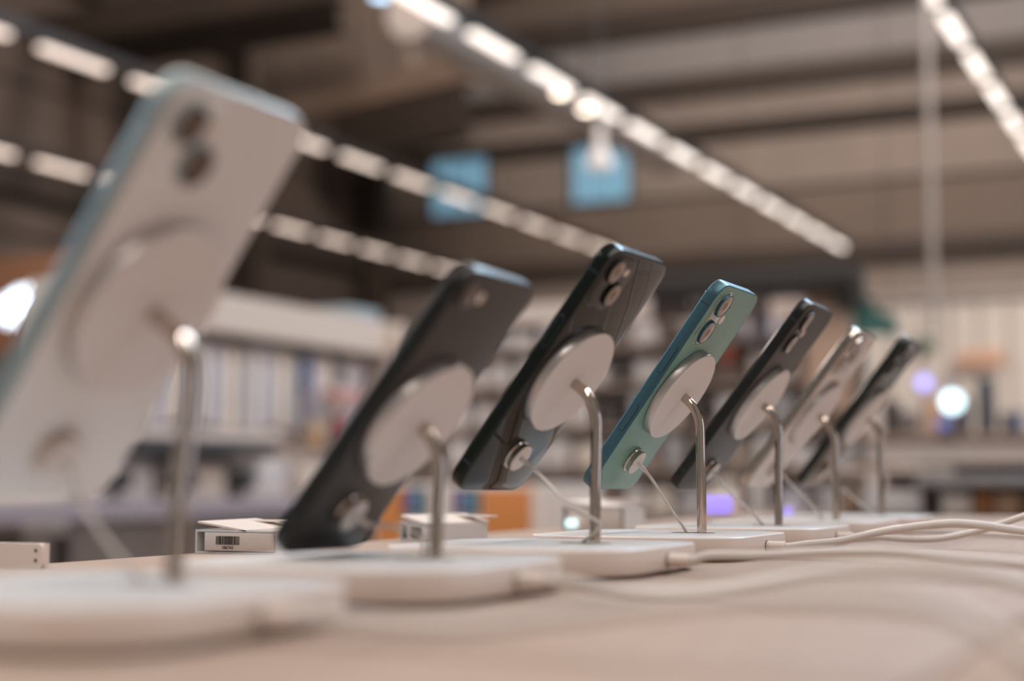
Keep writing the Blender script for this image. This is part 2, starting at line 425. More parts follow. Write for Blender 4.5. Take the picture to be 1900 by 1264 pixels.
phone(1, 'large blurred white phone nearest the lens with two diagonal cameras', M_wht_r, M_wht_b, ((-24.4, 62.0), (-12.4, 49.8)), (-33.0, -3.2, 41.0, 71.0, 8, 1.2, mat('white_hump', (224,222,220), .2)), (-10.5, 62.5, 2.4, 1.2), 14.5, 1.0, ((13, 31, 3.2),))
phone(2, 'matte black phone with a single camera, resting on its stand base', M_blk_r, M_blk_b, ((-24.2, 59.5),), None, (-11.6, 59.0, 2.6, .1), 12.5, 1.6, ((22, 33, 3.0),))
phone(3, 'glossy mirror-black phone with a square camera bump beside the teal phone', M_gls_r, M_gls_b, ((-24.2, 62.5), (-13.0, 50.2)), (-32.8, -3.4, 41.3, 70.6, 8, 1.1, M_gls_b), (-11.0, 63.0, 2.2, 1.1), 13.6, .6, ((13, 31, 3.2),))
phone(4, 'sharp teal phone with two stacked cameras and two side buttons', M_teal_r, M_teal_b, ((-20.4, 61.6), (-20.4, 42.8)), h4+(M_teal_h,), (-4.3, 52.2, 3.1, .1), 15.6, .45, BTN)
phone(5, 'larger matte black phone with two stacked cameras behind the teal one', M_blk_r, M_blk_b, ((-23.4, 67.6), (-23.4, 48.8)), (-32.3, -14.4, 39.6, 77.0, 8.8, 1.1, M_blk_b), (-7, 58, 3.1, .1), 15.6, .5, ((15, 33, 3.4),))
phone(6, 'pearl white phone with three cameras and steel rails between two black ones', M_slv_r, M_prow, ((-23.8, 64.5), (-23.8, 45.5), (-7.2, 55)), (-34.8, 3.5, 36, 74, 9, 1.6, M_pro_h), (-7.2, 69, 2.6, 1.6), 14.6, .5, ((14, 30, 3.2),))
phone(7, 'farthest black phone with three cameras at the end of the row', M_blk_r, mat('graphite_back', (58,50,45), .25, .3), ((-25.4, 69.8), (-25.4, 50.5), (-8, 60)), (-36.5, 2.5, 41.0, 79.5, 9, 1.8, M_pro_k), (-8, 75, 2.6, 1.8), 15.2, .5, ((16, 32, 3.2),))

# ------------------------------------------------------------------ stands
def PY(k): return 886 + 168*(k-4)
PX = -296.0
bp = mm(PX, PY(4), -31.5)
names = {1:'nearest and most blurred stand, white base carrying the white phone', 2:'white stand with a lowered chrome post under the single-camera black phone',
         3:'white charging stand under the mirror-black phone', 4:'sharpest white charging stand, holding the teal phone', 5:'white charging stand just behind the teal phone stand',
         6:'white charging stand under the pearl white phone', 7:'farthest white charging stand at the end of the row'}
def base_parts(root):
    s = Matrix.Scale(k_, 4); ox, oy = -20, -18
    body = slab(B(), 130, 130, 30, [(2.2, -11.9), (.6, -11.6), (.1, -10.6), (0, -6), (.1, -.9), (.35, -.35), (.9, 0), (2.2, 0), (2.3, -.35)], s, 14, ox, oy)
    b = obj('stand_base', body, M_white, root)
    obj('base_inset', slab(B(), 125.4, 125.4, 27.7, [(0, -.5), (0, -.2), (.2, -.12)], s, 14, ox, oy), M_inset, root, 'grey speckled top inset')
    obj('base_foot', slab(B(), 112, 112, 24, [(0, -13.4), (0, -11.7)], s, 10, ox, oy), M_foot, root, 'recessed foot with shadow put into its colour')
    obj('post_slot', slab(B(), 27, 9, 4.5, [(0, -.2), (0, .02)], s, 8, -5.5, 0), M_dark, root, 'dark oval slot')
def stand(k):
    root = thing('charging_stand', names[k], 'stand', mm(PX, PY(k), -31.5), 'charging stands in the row on the table')
    if k == 1:
        base_parts(root); stand.kids = list(root.children)
    else:
        for ch in stand.kids:
            c = ch.copy(); COL.objects.link(c); c.parent = root
    W4 = PF[k]; inv = Matrix.Translation(-root.location)
    q = inv @ W4
    s = Matrix.Scale(k_, 4)
    # puck: aluminium side and white face
    dk = obj('charging_disc', disc(B(), 30.5, [(.5, .14), (.0, .5), (0, 5.2), (.25, 5.6)], q @ s, 0, 0, 16), M_discside, root, 'round aluminium-sided charging disc')
    obj('disc_face', disc(B(), 30.25, [(0, 5.5), (.0, 5.75), (.35, 6.0)], q @ s, 0, 0, 16), M_discface, dk)
    C = q @ Vector((0, 0, 6.0*k_)); n = (q.to_3x3() @ Vector((0,0,1))).normalized()
    t = (0 - C.x)/n.x; corner = C + n*t       # where the neck would meet the upright
    Rb = .0125; up = Vector((0, -0.0, -1))
    pts = [C - n*.001, C + n*max(.001, t-Rb)]
    a0 = corner - n*Rb; a1 = corner + up*Rb; 
    for j in range(0, 9):
        tt = j/8; pts.append((1-tt)**2*a0 + 2*tt*(1-tt)*corner + tt*tt*a1)
    yo = corner.y
    pts = pts[:1] + pts[2:] if t < Rb*1.1 else pts
    pts.append(Vector((0, a1.y*.3, a1.z*.5))); pts.append(Vector((0, 0, .0)))
    pts.append(Vector((0, 0, -.0003)))
    obj('chrome_post', tube(B(), pts, .0029, 20), M_chrome, root, 'bent chrome post')
    return root
for k in range(1, 8): stand(k)

# ------------------------------------------------------------------ power cables
def cable(k, pts, label):
    P0 = mm(PX-20+65, PY(k)-18, -38.2)
    root = thing('power_cable', label, 'cable', P0)
    d = (Vector(pts[0]) - P0)
    col_end = P0 + Vector((.0118, 0, 0))
    path = smooth_path([P0 + Vector((.003,0,0)) , col_end] + [Vector(p) for p in pts], 10)
    for p in path: p.z = max(p.z, TABLE+.0024)
    obj('cable_cord', tube(B(), [p - P0 for p in path], .00225, 14), M_cable, root)
    obj('cable_plug', tube(B(), [Vector((-.001,0,0)), Vector((.0108,0,0)), Vector((.0112,0,0))], .0031, 18), M_white, root, 'short plug collar')
    obj('cable_socket', tube(B(), [Vector((-.0004,0,0)), Vector((.00025,0,0))], .0036, 18), M_dark, root, 'dark socket rim')
def cp(px, Y): return [atY(x, y, Y + (yo if len(q) > 2 else 0)) for q in px for x, y, yo in [(q[0], q[1], q[2] if len(q) > 2 else 0)]]
def tail(P, n):  # beyond the frame the cable drops back to the table
    a = P[-1]; a = a + (a-P[-2]).normalized()*.03; P = P + [a]; return P + [Vector((a.x+.10, a.y-.01, (a.z+TABLE+.0025)/2)), Vector((a.x+.22, a.y, TABLE+.0025)), Vector((a.x+.30, a.y+.03, TABLE+.0025))]
Y1, Y2, Y3, Y4, Y5, Y6 = [(PY(k)-18)/1000 for k in range(1, 7)]
cable(4, tail(cp([(1500,1010),(1560,1004),(1640,986),(1740,973),(1800,973),(1900,986)], Y4), 0), 'sharpest white cable, arching from the teal phone stand')
cable(3, tail(cp([(1320,1031),(1400,1031),(1500,1026),(1570,1024),(1650,1025),(1750,1034),(1900,1048)], Y3), 0), 'white cable passing just in front of the sharp arching one')
cable(2, tail(cp([(1060,1080),(1130,1095),(1210,1101),(1300,1098),(1400,1084),(1500,1068),(1600,1058),(1700,1058),(1800,1064),(1900,1086)], Y2), 0), 'blurred white cable waving from the stand with the lowered post')
cable(1, tail(cp([(640,1150),(760,1162),(900,1162),(1050,1145),(1200,1125),(1350,1112),(1500,1105),(1620,1108),(1740,1130),(1830,1170),(1900,1220)], Y1), 0), 'nearest and most blurred white cable, sweeping to the lower right')
cable(5, tail(cp([(1620,996),(1700,1001),(1760,997),(1830,981),(1900,958)], Y5), 0), 'white cable crossing behind the sharp one and rising right')
cable(6, [mm(-180, PY(6)-18, -40.5), mm(-120, PY(6)-15, -42.4), mm(0, PY(6)+5, -42.6), mm(150, PY(6)+40, -42.6)], 'white cable lying flat behind the two crossing cables')
cable(7, [mm(-180, PY(7)-18, -40.5), mm(-120, PY(7)-10, -42.4), mm(0, PY(7)+10, -42.6), mm(150, PY(7)+30, -42.6)], 'farthest white cable, faint at the far end of the table')

# ------------------------------------------------------------------ security tethers on the phones
def tether(k, yb, mids, end, label, dx_=0, thick=.0009):
    q = PF[k]; root = thing('security_tether', label, 'tether', (q @ Vector((dx_*k_, yb*k_, .12*k_))))
    inv = Matrix.Translation(-root.location) @ q @ Matrix.Translation((dx_*k_, yb*k_, 0)) @ Matrix.Scale(k_, 4)
    obj('tether_flange', disc(B(), 8.6, [(.2, .14), (0, .4), (0, 1.5), (.35, 1.9), (1.0, 2.0)], inv), M_chrome, root, 'chrome outer ring')
    obj('tether_body', disc(B(), 7.7, [(0, 1.9), (0, 4.2), (-.25, 4.35), (-.3, 4.9), (0, 5.1), (.4, 5.1)], inv), M_chrome, root)
    obj('tether_face', disc(B(), 7.4, [(0, 5.0), (.1, 5.22)], inv), M_discface, root, 'pale round face')
    p0 = inv @ Vector((0, 0, 5.0)); n = (inv.to_3x3() @ Vector((0,0,1))).normalized()
    dirv = (Vector(mids[0]) - root.location - p0).normalized(); dirv = (dirv + n*.5).normalized()
    p1 = p0 + dirv*.008
    obj('strain_relief', tube(B(), [p0, p0 + dirv*.004, p1], .0015, 12, .0011), M_clear, root)
    path = smooth_path([p1 - dirv*.0005] + [Vector(m_) - root.location for m_ in mids] + [Vector(end) - root.location], 8)
    obj('tether_cord', tube(B(), path, thick, 10), M_cord, root, 'thin white cord')
def endp(k, dx=-10): return mm(PX+dx, PY(k), -31.4)
def yy(k, o=0): return (PY(k)+o)/1000
tether(4, -50, [atY(1212, 893, .886), atY(1245, 945, .886), atY(1268, 978, .886)], endp(4), 'round chrome security puck with straight cord on the teal phone')
tether(3, -49, [atY(1000, 880, .70), atY(1045, 928, .69), atY(1095, 960, .695), atY(1113, 972, .705), atY(1104, 988, .712)], endp(3, -7), 'chrome security puck on the mirror-black phone, cord looping behind the post')
tether(1, -56, [atY(150, 925, .385), atY(195, 1000, .383)], endp(1, -12), 'blurred security puck and cord on the nearest white phone', -3)
tether(2, -47, [atY(690, 975, .55), atY(745, 981, .55), atY(785, 1000, .55)], endp(2, -6), 'security puck on the single-camera black phone, cord running sideways', -4)
tether(5, -60, [atY(1345, 905, 1.05), atY(1385, 942, 1.05)], endp(5, -11), 'security puck hidden behind the teal stand post', 2)
tether(6, -56, [atY(1475, 905, 1.22), atY(1500, 930, 1.22)], endp(6, -11), 'security puck on the pearl white phone')
tether(7, -62, [atY(1555, 900, 1.39), atY(1590, 930, 1.39)], endp(7, -8), 'security puck on the farthest black phone')

# ------------------------------------------------------------------ price label holders along the far edge of the table
M_lab = mat('label_sticker', (206,196,190), .5)
M_ink = mat('barcode_ink', (38,34,34), .6)
M_tray = mat('holder_acrylic', (214,214,214), .25, coat=.4)
def holder(x0, x1, y0, dy, hgt, label, code=False, dots=False, plate=True, tilt=.0):
    root = thing('label_holder', label, 'label holder', mm(x0, y0, -45), 'white label holders along the table edge')
    w_, d_, h_ = (x1-x0)/1000, dy/1000, hgt/1000
    bm = B(); t = .0012
    box(bm, 0, w_, 0, d_, .0002, t); box(bm, 0, t, 0, d_, t, h_); box(bm, w_-t, w_, 0, d_, t, h_)
    box(bm, t, w_-t, d_-t, d_, t, h_); box(bm, t, w_-t, 0, d_-t, h_-t, h_)
    obj('holder_tray', bm, M_tray if not dots else M_white, root, smooth=False)
    if code:
        obj('holder_insert', bbox(.0078, w_-.0014, -.0012, d_-.003, t+.0006, h_-t-.0004, .0003), M_lab, root, 'insert with a barcode sticker')
        bm = B(); x = .0165; rnd = random.Random(4)
        while x < .0335:
            b_w = rnd.choice((.00028, .0005, .0009)); box(bm, x, min(x+b_w, .0337), -.00145, -.0012, .0056, .0108); x += b_w + rnd.choice((.00025, .0004, .0006))
        obj('barcode', bm, M_ink, root, smooth=False)
        cu = bpy.data.curves.new('code_number', 'FONT'); cu.body = '186743'; cu.size = .0026; cu.align_x = 'CENTER'; cu.extrude = .00005
        cu.space_character = 1.15; cu.offset = .00004
        tmp = bpy.data.objects.new('tmp_text', cu); COL.objects.link(tmp)
        bpy.context.view_layer.update()
        me = bpy.data.meshes.new_from_object(tmp.evaluated_get(bpy.context.evaluated_depsgraph_get()))
        bpy.data.objects.remove(tmp); me.materials.clear(); me.materials.append(M_ink)
        to = bpy.data.objects.new('code_number', me); COL.objects.link(to); to.parent = root
        to.location = (.0250, -.0014, .0030); to.rotation_euler = (PI/2, 0, 0)
    else:
        obj('holder_insert', bbox(.004, w_-.004, .0008, d_-.003, t+.0003, h_-t-.0003, .0003), M_lab, root)
    if dots:
        obj('end_cap', slab(B(), w_, h_, .0025, [(0, -.0022), (0, 0)], Matrix.Translation((w_/2, 0, h_/2)) @ Matrix.Rotation(PI/2, 4, 'X') @ Matrix.Scale(-1, 4, (0,0,1)), 5), M_white, root)
        for zz in (.0040, .0090):
            obj('screw_hole', disc(B(), .0009, [(0, 0), (0, .0003)], Matrix.Translation((w_-.0042, -.0022, zz)) @ Matrix.Rotation(PI/2, 4, 'X'), seg=4), M_dark, root)
    if plate:
        # thin folded card lying slanted across the top
        bm = B(); c4 = [(.0015, 0, h_+.0052), (.0375, 0, h_+.0001-.002*0), (.0375, 0, h_-.0011+.0002), (.0015, 0, h_+.0040)]
        f = [bm.verts.new(p) for p in c4]; g = [bm.verts.new((p[0]+.010, p[1]+d_*1.2, p[2]+.0008)) for p in c4]
        bm.faces.new(f); bm.faces.new(g[::-1])
        for i in range(4): bm.faces.new((f[i], g[i], g[(i+1)%4], f[(i+1)%4]))
        obj('holder_flap', bm, M_white, root, smooth=False, label='thin slanted top flap')
        obj('holder_lid', bbox(.0015, w_+.004, d_*.9, d_*1.15, h_+.0040, h_+.0052, .0003), M_white, root)
holder(-589, -556, 612, 3, 12.6, 'plain white holder with two small holes at the lower left', dots=True, plate=False)
holder(-588, -528, 779, 40, 14.5, 'label holder with the readable barcode before the dark phone bottom', code=True)
holder(-560, -502, 985, 40, 14.5, 'label holder behind the lowered chrome post', code=False)
_h3 = [o for o in bpy.data.objects if o.name.startswith('label_holder')][-1]; _h3.rotation_euler = (0, 0, math.radians(-33))
obj('barcode', box(box(B(), .017, .032, -.0003, -.0001, .004, .011), .006, .010, -.0003, -.0001, .003, .011), M_ink, [o for o in bpy.data.objects if o.name.startswith('label_holder')][-1], smooth=False)
holder(-552, -492, 1262, 50, 22, 'taller blurred label holder behind the mirror-black phone post', plate=True)
M_led = mat('led_violet', (140,124,250), .3, emit=1.0); M_ledc = mat('led_cyan', (190,235,240), .3, emit=1.3)

# ------------------------------------------------------------------ accessory shelving on the left (runs along Y, faces the aisle)
GX = -4.5
M_shelf = mat('shelf_white', (214,200,192), .5); M_shelfd = mat('dark_grey_fitting', (74,68,66), .6)  # second one is the dark grey of the hook and ring lamp stands
M_goods = [mat('package_white', (206,198,196), .5), mat('package_grey', (172,168,170), .5), mat('package_cream', (214,200,188), .5), mat('package_lilac', (184,180,190), .5)]
M_blue = mat('package_blue', (70,88,130), .5); M_dteal = mat('package_dark_teal', (78,92,100), .5); M_pink = mat('package_pink', (190,140,134), .5)
def zx(px, py): return atX(px, py, GX).z
def yx(px, py=800): return atX(px, py, GX).y
g = thing('shelf_unit', 'long white accessory shelf unit behind the nearest phones', 'shelf', (GX-.5, 3.4, 0))
def gb(name, y0, y1, z0, z1, x0, x1, m, lab=None):
    return obj(name, box(B(), x0-(GX-.5), x1-(GX-.5), y0-3.4, y1-3.4, z0, z1), m, g, lab, smooth=False)
ye = 7.75
zt = zx(430, 547); zh = zx(430, 618); z_sh = zx(430, 800); z_sh2 = zx(430, 818); z_led = zx(400, 925); z_led2 = zx(400, 952)
YS = atX(215, 600, GX).y
gb('back_board', YS, ye, 0, zt, GX-.5, GX-.24, M_shelf)
gb('header_board', YS, ye, zh, zt, GX-.24, GX+.02, mat('header_white', (198,184,174), .6))
gb('shelf_board', YS, 6.6, z_sh2, z_sh, GX-.44, GX+.04, M_shelf)
gb('shelf_rail', YS, 6.5, zx(430, 846), z_sh2, GX-.24, GX+.10, mat('rail_dark', (58,56,58), .6), 'dark rail under the shelf')
gb('display_ledge', 3.4, ye, z_led2, z_led, GX-.24, GX+.45, mat('ledge_lilac', (150,141,149), .5), 'lilac grey ledge')
gb('plinth', 3.4, ye, 0, z_led2-.08, GX-.44, GX+.1, mat('plinth_dark', (70,62,60), .7), 'dark plinth')
gb('side_panel', ye, ye+.04, 0, zt, GX-.5, GX+.1, M_shelf)
for i in range(3): gb('upright', 5.6+i*.98, 5.63+i*.98, z_sh, zh, GX-.25, GX-.22, M_goods[1])
for (pa, pb) in ((45, 98), (132, 330), (350, 520)):
    ya, yb = atX(pa, 1000, GX+.12).y, atX(pb, 1000, GX+.12).y
    gb('plinth_panel', ya, yb, .2, zx(300, 968), GX+.1, GX+.12, M_goods[0], 'pale panel below the ledge')
# hanging packages
def pack(x0, x1, y0, y1, z0, z1, m, label, group, cat='package', hook=True, name='hanging_package'):
    c = Vector(((x0+x1)/2, (y0+y1)/2, (z0+z1)/2))
    t = thing(name, label, cat, c, group)
    obj('package_body', bbox(x0-c.x, x1-c.x, y0-c.y, y1-c.y, z0-c.z, z1-c.z, .004), m, t)
    if hook: obj('hang_tab', box(B(), -.018 if (x1-x0) > (y1-y0) else -.003, .018 if (x1-x0) > (y1-y0) else .003, -.003 if (x1-x0) > (y1-y0) else -.018, .003 if (x1-x0) > (y1-y0) else .018, (z1-z0)/2-.002, (z1-z0)/2+.03), M_shelf, t, smooth=False)
    return t
zr = [(zh-.004, zx(430, 796))]
for r, (za, zb) in enumerate(zr):
    y = 5.15; i = 0
    while y < 7.6:
        px = 430; m = M_goods[(i*7+r*3) % 4]; h = za-.004 - random.random()*.02
        lab = 'pale slim package hanging in the row on the left shelf'; grp = 'pale packages hanging on the left shelf'
        zb2 = zb + .004 + random.random()*.03
        P_ = atX(585, 660, GX).y; Q_ = atX(643, 665, GX).y
        if abs(y+.044-P_) < .056: m, lab, grp, zb2 = M_blue, 'short blue package hanging between the pale ones on the left shelf', None, zx(430, 700)
        if abs(y+.044-Q_) < .056: m, lab, grp, zb2 = M_dteal, 'short dark teal package right of the blue one on the left shelf', None, zx(430, 702)
        pack(GX-.20, GX-.06, y, y+.088, zb2, h-.035, m, lab, grp)
        y += .112; i += 1
for _y in (zx(643, 738),):
    p = atX(635, 735, GX+.05); pack(p.x-.04, p.x+.04, p.y-.16, p.y+.16, p.z-.035, p.z+.03, M_pink, 'long pink package hanging below the dark teal one', None, hook=True)
p = atX(715, 590, GX); pack(GX-.3, GX-.05, p.y-.3, min(p.y+.35, ye), zt+.001, zt+.07, mat('pale_blue_box', (150,164,172), .3), 'pale blue box lying on top of the left shelf end', None, 'box', False, 'goods_box')
# speakers / cameras on the display ledge
for (px, lab) in ((212, 'dark round speaker on grey foot near the white phone corner'), (447, 'dark round speaker on grey foot below the shelf rail'), (335, 'dark round speaker partly behind the nearest chrome post')):
    p = atX(px, 925, GX+.2); t = thing('desk_speaker', lab, 'speaker', (p.x, p.y, z_led+.001))
    obj('speaker_foot', slab(B(), .10, .10, .03, [(0, 0), (0, .012), (.03, .02), (.035, .045)], seg=5), mat('grey_plastic', (120,114,112), .5), t)
    obj('speaker_head', slab(B(), .15, .15, .075, [(.03, .045), (.006, .06), (0, .085), (.008, .12), (.03, .135)], seg=6), mat('black_fabric', (36,33,33), .7), t)
for k in range(6):
    y = 4.1 + k*.55
    pack(GX-.20, GX+.0, y, y+.44, z_led+.001, z_sh2-.09-.02*(k % 2), M_goods[(k*2) % 4], 'pale box standing at the back of the lilac ledge', 'pale boxes on the lilac ledge', 'box', False, 'goods_box')
p = atX(585, 800, GX+.17); pack(p.x-.02, p.x+.02, p.y-.05, p.y+.05, p.z-.10, p.z+.04, mat('tan_card', (176,142,108), .6), 'tan card package hanging at the end of the left shelf', None, 'package', True)
p = atX(632, 790, GX+.17); pack(p.x-.02, p.x+.02, p.y-.04, p.y+.04, p.z-.06, p.z+.05, mat('crimson_card', (140,40,58), .5), 'crimson package half hidden by the single-camera phone', None, 'package', True)

# illuminated sign at the far left
sp = atY(30, 560, 9.0)
sg = thing('lit_sign', 'glowing white sign on an orange-brown board at the left edge', 'sign', sp)
M_signb = mat('orange_board', (172,122,92), .6)
a = atY(-60, 482, 9.0)-sp; b = atY(175, 650, 9.0)-sp
obj('sign_board', bbox(a.x, b.x, .03, .10, b.z, a.z, .01), M_signb, sg)
M_glow = mat('sign_glow', (225,240,255), .4, emit=2.6)
for (px, py, r_) in ((2,575,.055),(16,560,.05),(30,545,.035),(46,538,.025),(40,565,.045),(24,585,.04),(54,568,.03),(10,595,.03),(33,600,.02)):
    c = atY(px, py, 9.0)-sp
    obj('sign_lamp', disc(B(), r_*1.45, [(0, 0), (.006, .012)], Matrix.Translation((c.x, .03, c.z)) @ Matrix.Rotation(PI/2, 4, 'X'), seg=5), M_glow, sg)

# ------------------------------------------------------------------ low counter with screens and an orange panel (between phones two and four)
cY = 4.6
c0 = atY(690, 900, cY); c1 = atY(1010, 900, cY)
ct = thing('display_counter', 'low white counter with orange panels behind the lowered post', 'counter', (c0.x, cY, 0))
zc = atY(850, 899, cY).z
obj('counter_body', bbox(0, c1.x-c0.x, 0, .5, 0, zc, .01), M_shelf, ct)
M_or = mat('orange_panel', (205,128,62), .55)
for (xa, xb) in ((700, 748), (897, 985)):
    A, Bq = atY(xa, 905, cY), atY(xb, 970, cY); obj('orange_panel', bbox(A.x-c0.x, Bq.x-c0.x, -.012, 0, zc-.32, zc-.01, .003), M_or, ct, 'orange front panel')
for i, (xa, xb) in enumerate(((752, 792), (843, 890))):
    A, Bq = atY(xa, 905, cY), atY(xb, 955, cY); u_ = obj('counter_screen', bbox(A.x-c0.x, Bq.x-c0.x, -.02, 0, Bq.z, A.z, .003), mat('dark_bezel', (44,40,48), .3), ct, 'small dark screen with a coloured picture')
    for j, cc in enumerate(((96,74,104), (70,110,128))):
        xx = A.x-c0.x+.008+j*(Bq.x-A.x-.016)/2; obj('screen_picture', box(B(), xx, xx+(Bq.x-A.x-.016)/2, -.023, -.02, Bq.z+.008, A.z-.008), mat('screen_pic_%s' % ('violet', 'teal')[j], cc, .3, emit=.4), u_, smooth=False)

# ------------------------------------------------------------------ centre shelving wall of small accessories, facing the table
SY = 7.6
def xs(px, py=750): return atY(px, py, SY).x
def zs(py, px=1250): return atY(px, py, SY).z
cw = thing('accessory_wall', 'wide accessory wall of hanging goods behind the teal phone', 'shelf', (xs(760), SY, 0))
ox = xs(760); X0, X1 = xs(835), xs(1590)
def wb(name, x0, x1, z0, z1, y0, y1, m, lab=None): return obj(name, box(B(), x0-ox, x1-ox, y0-SY, y1-SY, z0, z1), m, cw, lab, smooth=False)
wb('back_board', X0, X1, 0, zs(556), SY+.20, SY+.26, mat('wall_board_warm', (205,190,180), .6))
wb('header_board', X0, xs(1225), zs(590), zs(552), SY-.05, SY+.20, M_shelf)
lv = [zs(v) for v in (640, 712, 790, 868, 948)]
for i, z in enumerate(lv): wb('shelf_board', X0, X1, z-.022, z, SY-.12, SY+.20, mat('shelf_edge_brown', (158,138,126), .6) if i != 4 else M_shelf)
for i in range(8):
    x = X0 + (X1-X0)*i/7; wb('upright', x-.012, x+.012, 0, zs(556), SY+.17, SY+.2, M_goods[1])
wb('plinth', X0, X1, 0, lv[4]-.03, SY-.1, SY+.2, mat('plinth_brown', (120,104,94), .7))
M_mix = M_goods + [mat('package_brown', (118,98,88), .6), mat('package_taupe', (150,134,124), .6), mat('package_charcoal', (66,58,54), .6)]
rowname = ('top', 'second', 'third', 'fourth', 'lowest')
tops = [zs(588)] + [z-.03 for z in lv[:4]]
for r in range(5):
    x = X0+.04; k = 0
    while x < X1-.12:
        w_ = random.uniform(.07, .15); h = (tops[r]-lv[r])*random.uniform(.5, .86)
        j = random.choice((0,0,0,2,2,1,3,4,5,6))
        nm = ('pale', 'grey', 'cream', 'lilac', 'brown', 'taupe', 'charcoal')[j]
        pack(x, x+w_, SY-.11, SY+.01, lv[r]+.001, lv[r]+h, M_mix[j], '%s box on the %s shelf of the accessory wall' % (nm, rowname[r]), '%s boxes on the %s shelf of the accessory wall' % (nm, rowname[r]), 'box', False, 'goods_box')
        x += w_ + random.uniform(.015, .07); k += 1
p = atY(1350, 660, SY-.15); pack(p.x-.035, p.x+.035, p.y-.03, p.y+.03, p.z-.03, p.z+.045, mat('red_card', (176,84,58), .5), 'small red package hanging right of the teal phone', None, 'package', True)
obj_hook = tag(obj('shelf_hook', tube(B(), [p+Vector((0,0,.07)), p+Vector((0,.28,.07))], .004, 6), M_shelfd), 'thin hook carrying the small red package', 'hook')

# dark canopy, portrait poster and teal banner above
cY2 = 7.35
def q2(px, py, Y=cY2): return atY(px, py, Y)
a, b = q2(1228, 535), q2(1600, 535)
cn = thing('shop_canopy', 'dark canopy over the kiosk right of the teal phone', 'canopy', (a.x, cY2, 0))
def cb(name, pxa, pxb, pya, pyb, y0, y1, m, lab=None):
    A, Bv = q2(pxa, pya), q2(pxb, pyb); return obj(name, bbox(A.x-a.x, Bv.x-a.x, y0, y1, Bv.z, A.z, .01), m, cn, lab)
M_can = mat('canopy_black', (40,34,32), .6)
cb('canopy_top', 1225, 1598, 521, 543, -.2, .12, M_can)
cb('canopy_front', 1225, 1440, 545, 590, -.15, -.1, mat('canopy_brown', (66,54,50), .6))
cb('canopy_end', 1560, 1600, 545, 575, -.15, .3, M_can)
for k in range(8): cb('sign_stroke', 1300+k*17, 1309+k*17, 556, 580, -.17, -.151, mat('stroke_pale', (160,148,140), .5))
A, Bv = q2(1496, 546), q2(1578, 760)
tag(obj('wall_poster', bbox(A.x, Bv.x, cY2-.02, cY2+.01, Bv.z, A.z, .005), mat('poster_skin', (196,164,144), .6)), 'tall peach poster panel beneath the dark canopy', 'poster')
A, Bv = q2(1582, 560, 7.3), q2(1655, 590, 7.3)
tb2 = thing('teal_banner', 'slanted teal banner above the farthest phones', 'banner', A)
c4 = [q2(1580, 556, 7.3), q2(1592, 556, 7.3), q2(1664, 592, 7.3), q2(1664, 622, 7.3), q2(1582, 618, 7.3)]
bm = B(); f = [bm.verts.new(p-A) for p in c4]; g_ = [bm.verts.new(p-A+Vector((0,.03,0))) for p in c4]; bm.faces.new(f); bm.faces.new(g_[::-1])
for i in range(5): bm.faces.new((f[i], g_[i], g_[(i+1)%5], f[(i+1)%5]))
obj('banner_cloth', bm, mat('teal_cloth', (58,104,98), .7), tb2, smooth=False)

# ------------------------------------------------------------------ right: panelled partition, goods, counter
RY = 13.0
def q3(px, py, Y=RY): return atY(px, py, Y)
pt = thing('display_partition', 'pale partition of tall panels at the right', 'partition', q3(1640, 700))
po = pt.location
M_part = mat('partition_cream', (206,194,184), .6, noise=.03, scale=2)
xs_ = [1590, 1645, 1700, 1757, 1812, 1868, 1925, 1985]
for xa, xb in zip(xs_, xs_[1:]):
    A, Bv = q3(xa, 556), q3(xb, 556); obj('partition_panel', bbox(A.x-po.x+.012, Bv.x-po.x-.012, 0, .05, -po.z, A.z-po.z, .01), M_part, pt)
A, Bv = q3(1590, 541), q3(1985, 556); obj('partition_cap', bbox(A.x-po.x, Bv.x-po.x, -.08, .08, q3(1750, 556).z-po.z, q3(1750, 543).z-po.z, .01), mat('partition_cap', (170,156,148), .6), pt)
A, Bv = q3(1780, 655), q3(1868, 680); tag(obj('wall_sign', bbox(A.x, Bv.x, RY-.14, RY-.1, Bv.z, A.z, .01), mat('orange_sign', (206,160,132), .6)), 'long peach sign fixed on the pale partition', 'sign')
A, Bv = q3(1690, 628, 12.9), q3(1736, 648, 12.9); tag(obj('hanging_sign', bbox(A.x, Bv.x, 12.9, 12.99, Bv.z, A.z, .01), mat('green_sign', (100,116,98), .6)), 'small dark green sign before the partition', 'sign')
# counter
KY = 6.2
k0, k1 = atY(1610, 800, KY), atY(1990, 800, KY)
kc = thing('service_counter', 'long white service counter at the right', 'counter', (k0.x, KY, 0))
ztop, zbot = atY(1760, 806, KY).z, atY(1760, 862, KY).z
obj('counter_top', bbox(-.02, k1.x-k0.x, -.04, .6, ztop-.02, ztop, .005), mat('counter_brown', (160,132,114), .5), kc)
obj('counter_front', bbox(0, k1.x-k0.x, 0, .55, zbot, ztop-.021, .01), M_shelf, kc)
obj('counter_legs', bbox(.05, k1.x-k0.x, .06, .5, 0, zbot-.001, .01), mat('counter_under', (72,62,58), .6), kc)
rnd = random.Random(12)
cols = {'grey':(112,104,102), 'slate':(70,74,84), 'cream':(206,188,174), 'peach':(206,170,146), 'charcoal':(58,50,48), 'lilac':(176,166,182), 'blue':(80,96,140), 'mauve':(150,122,120)}
px = 1640
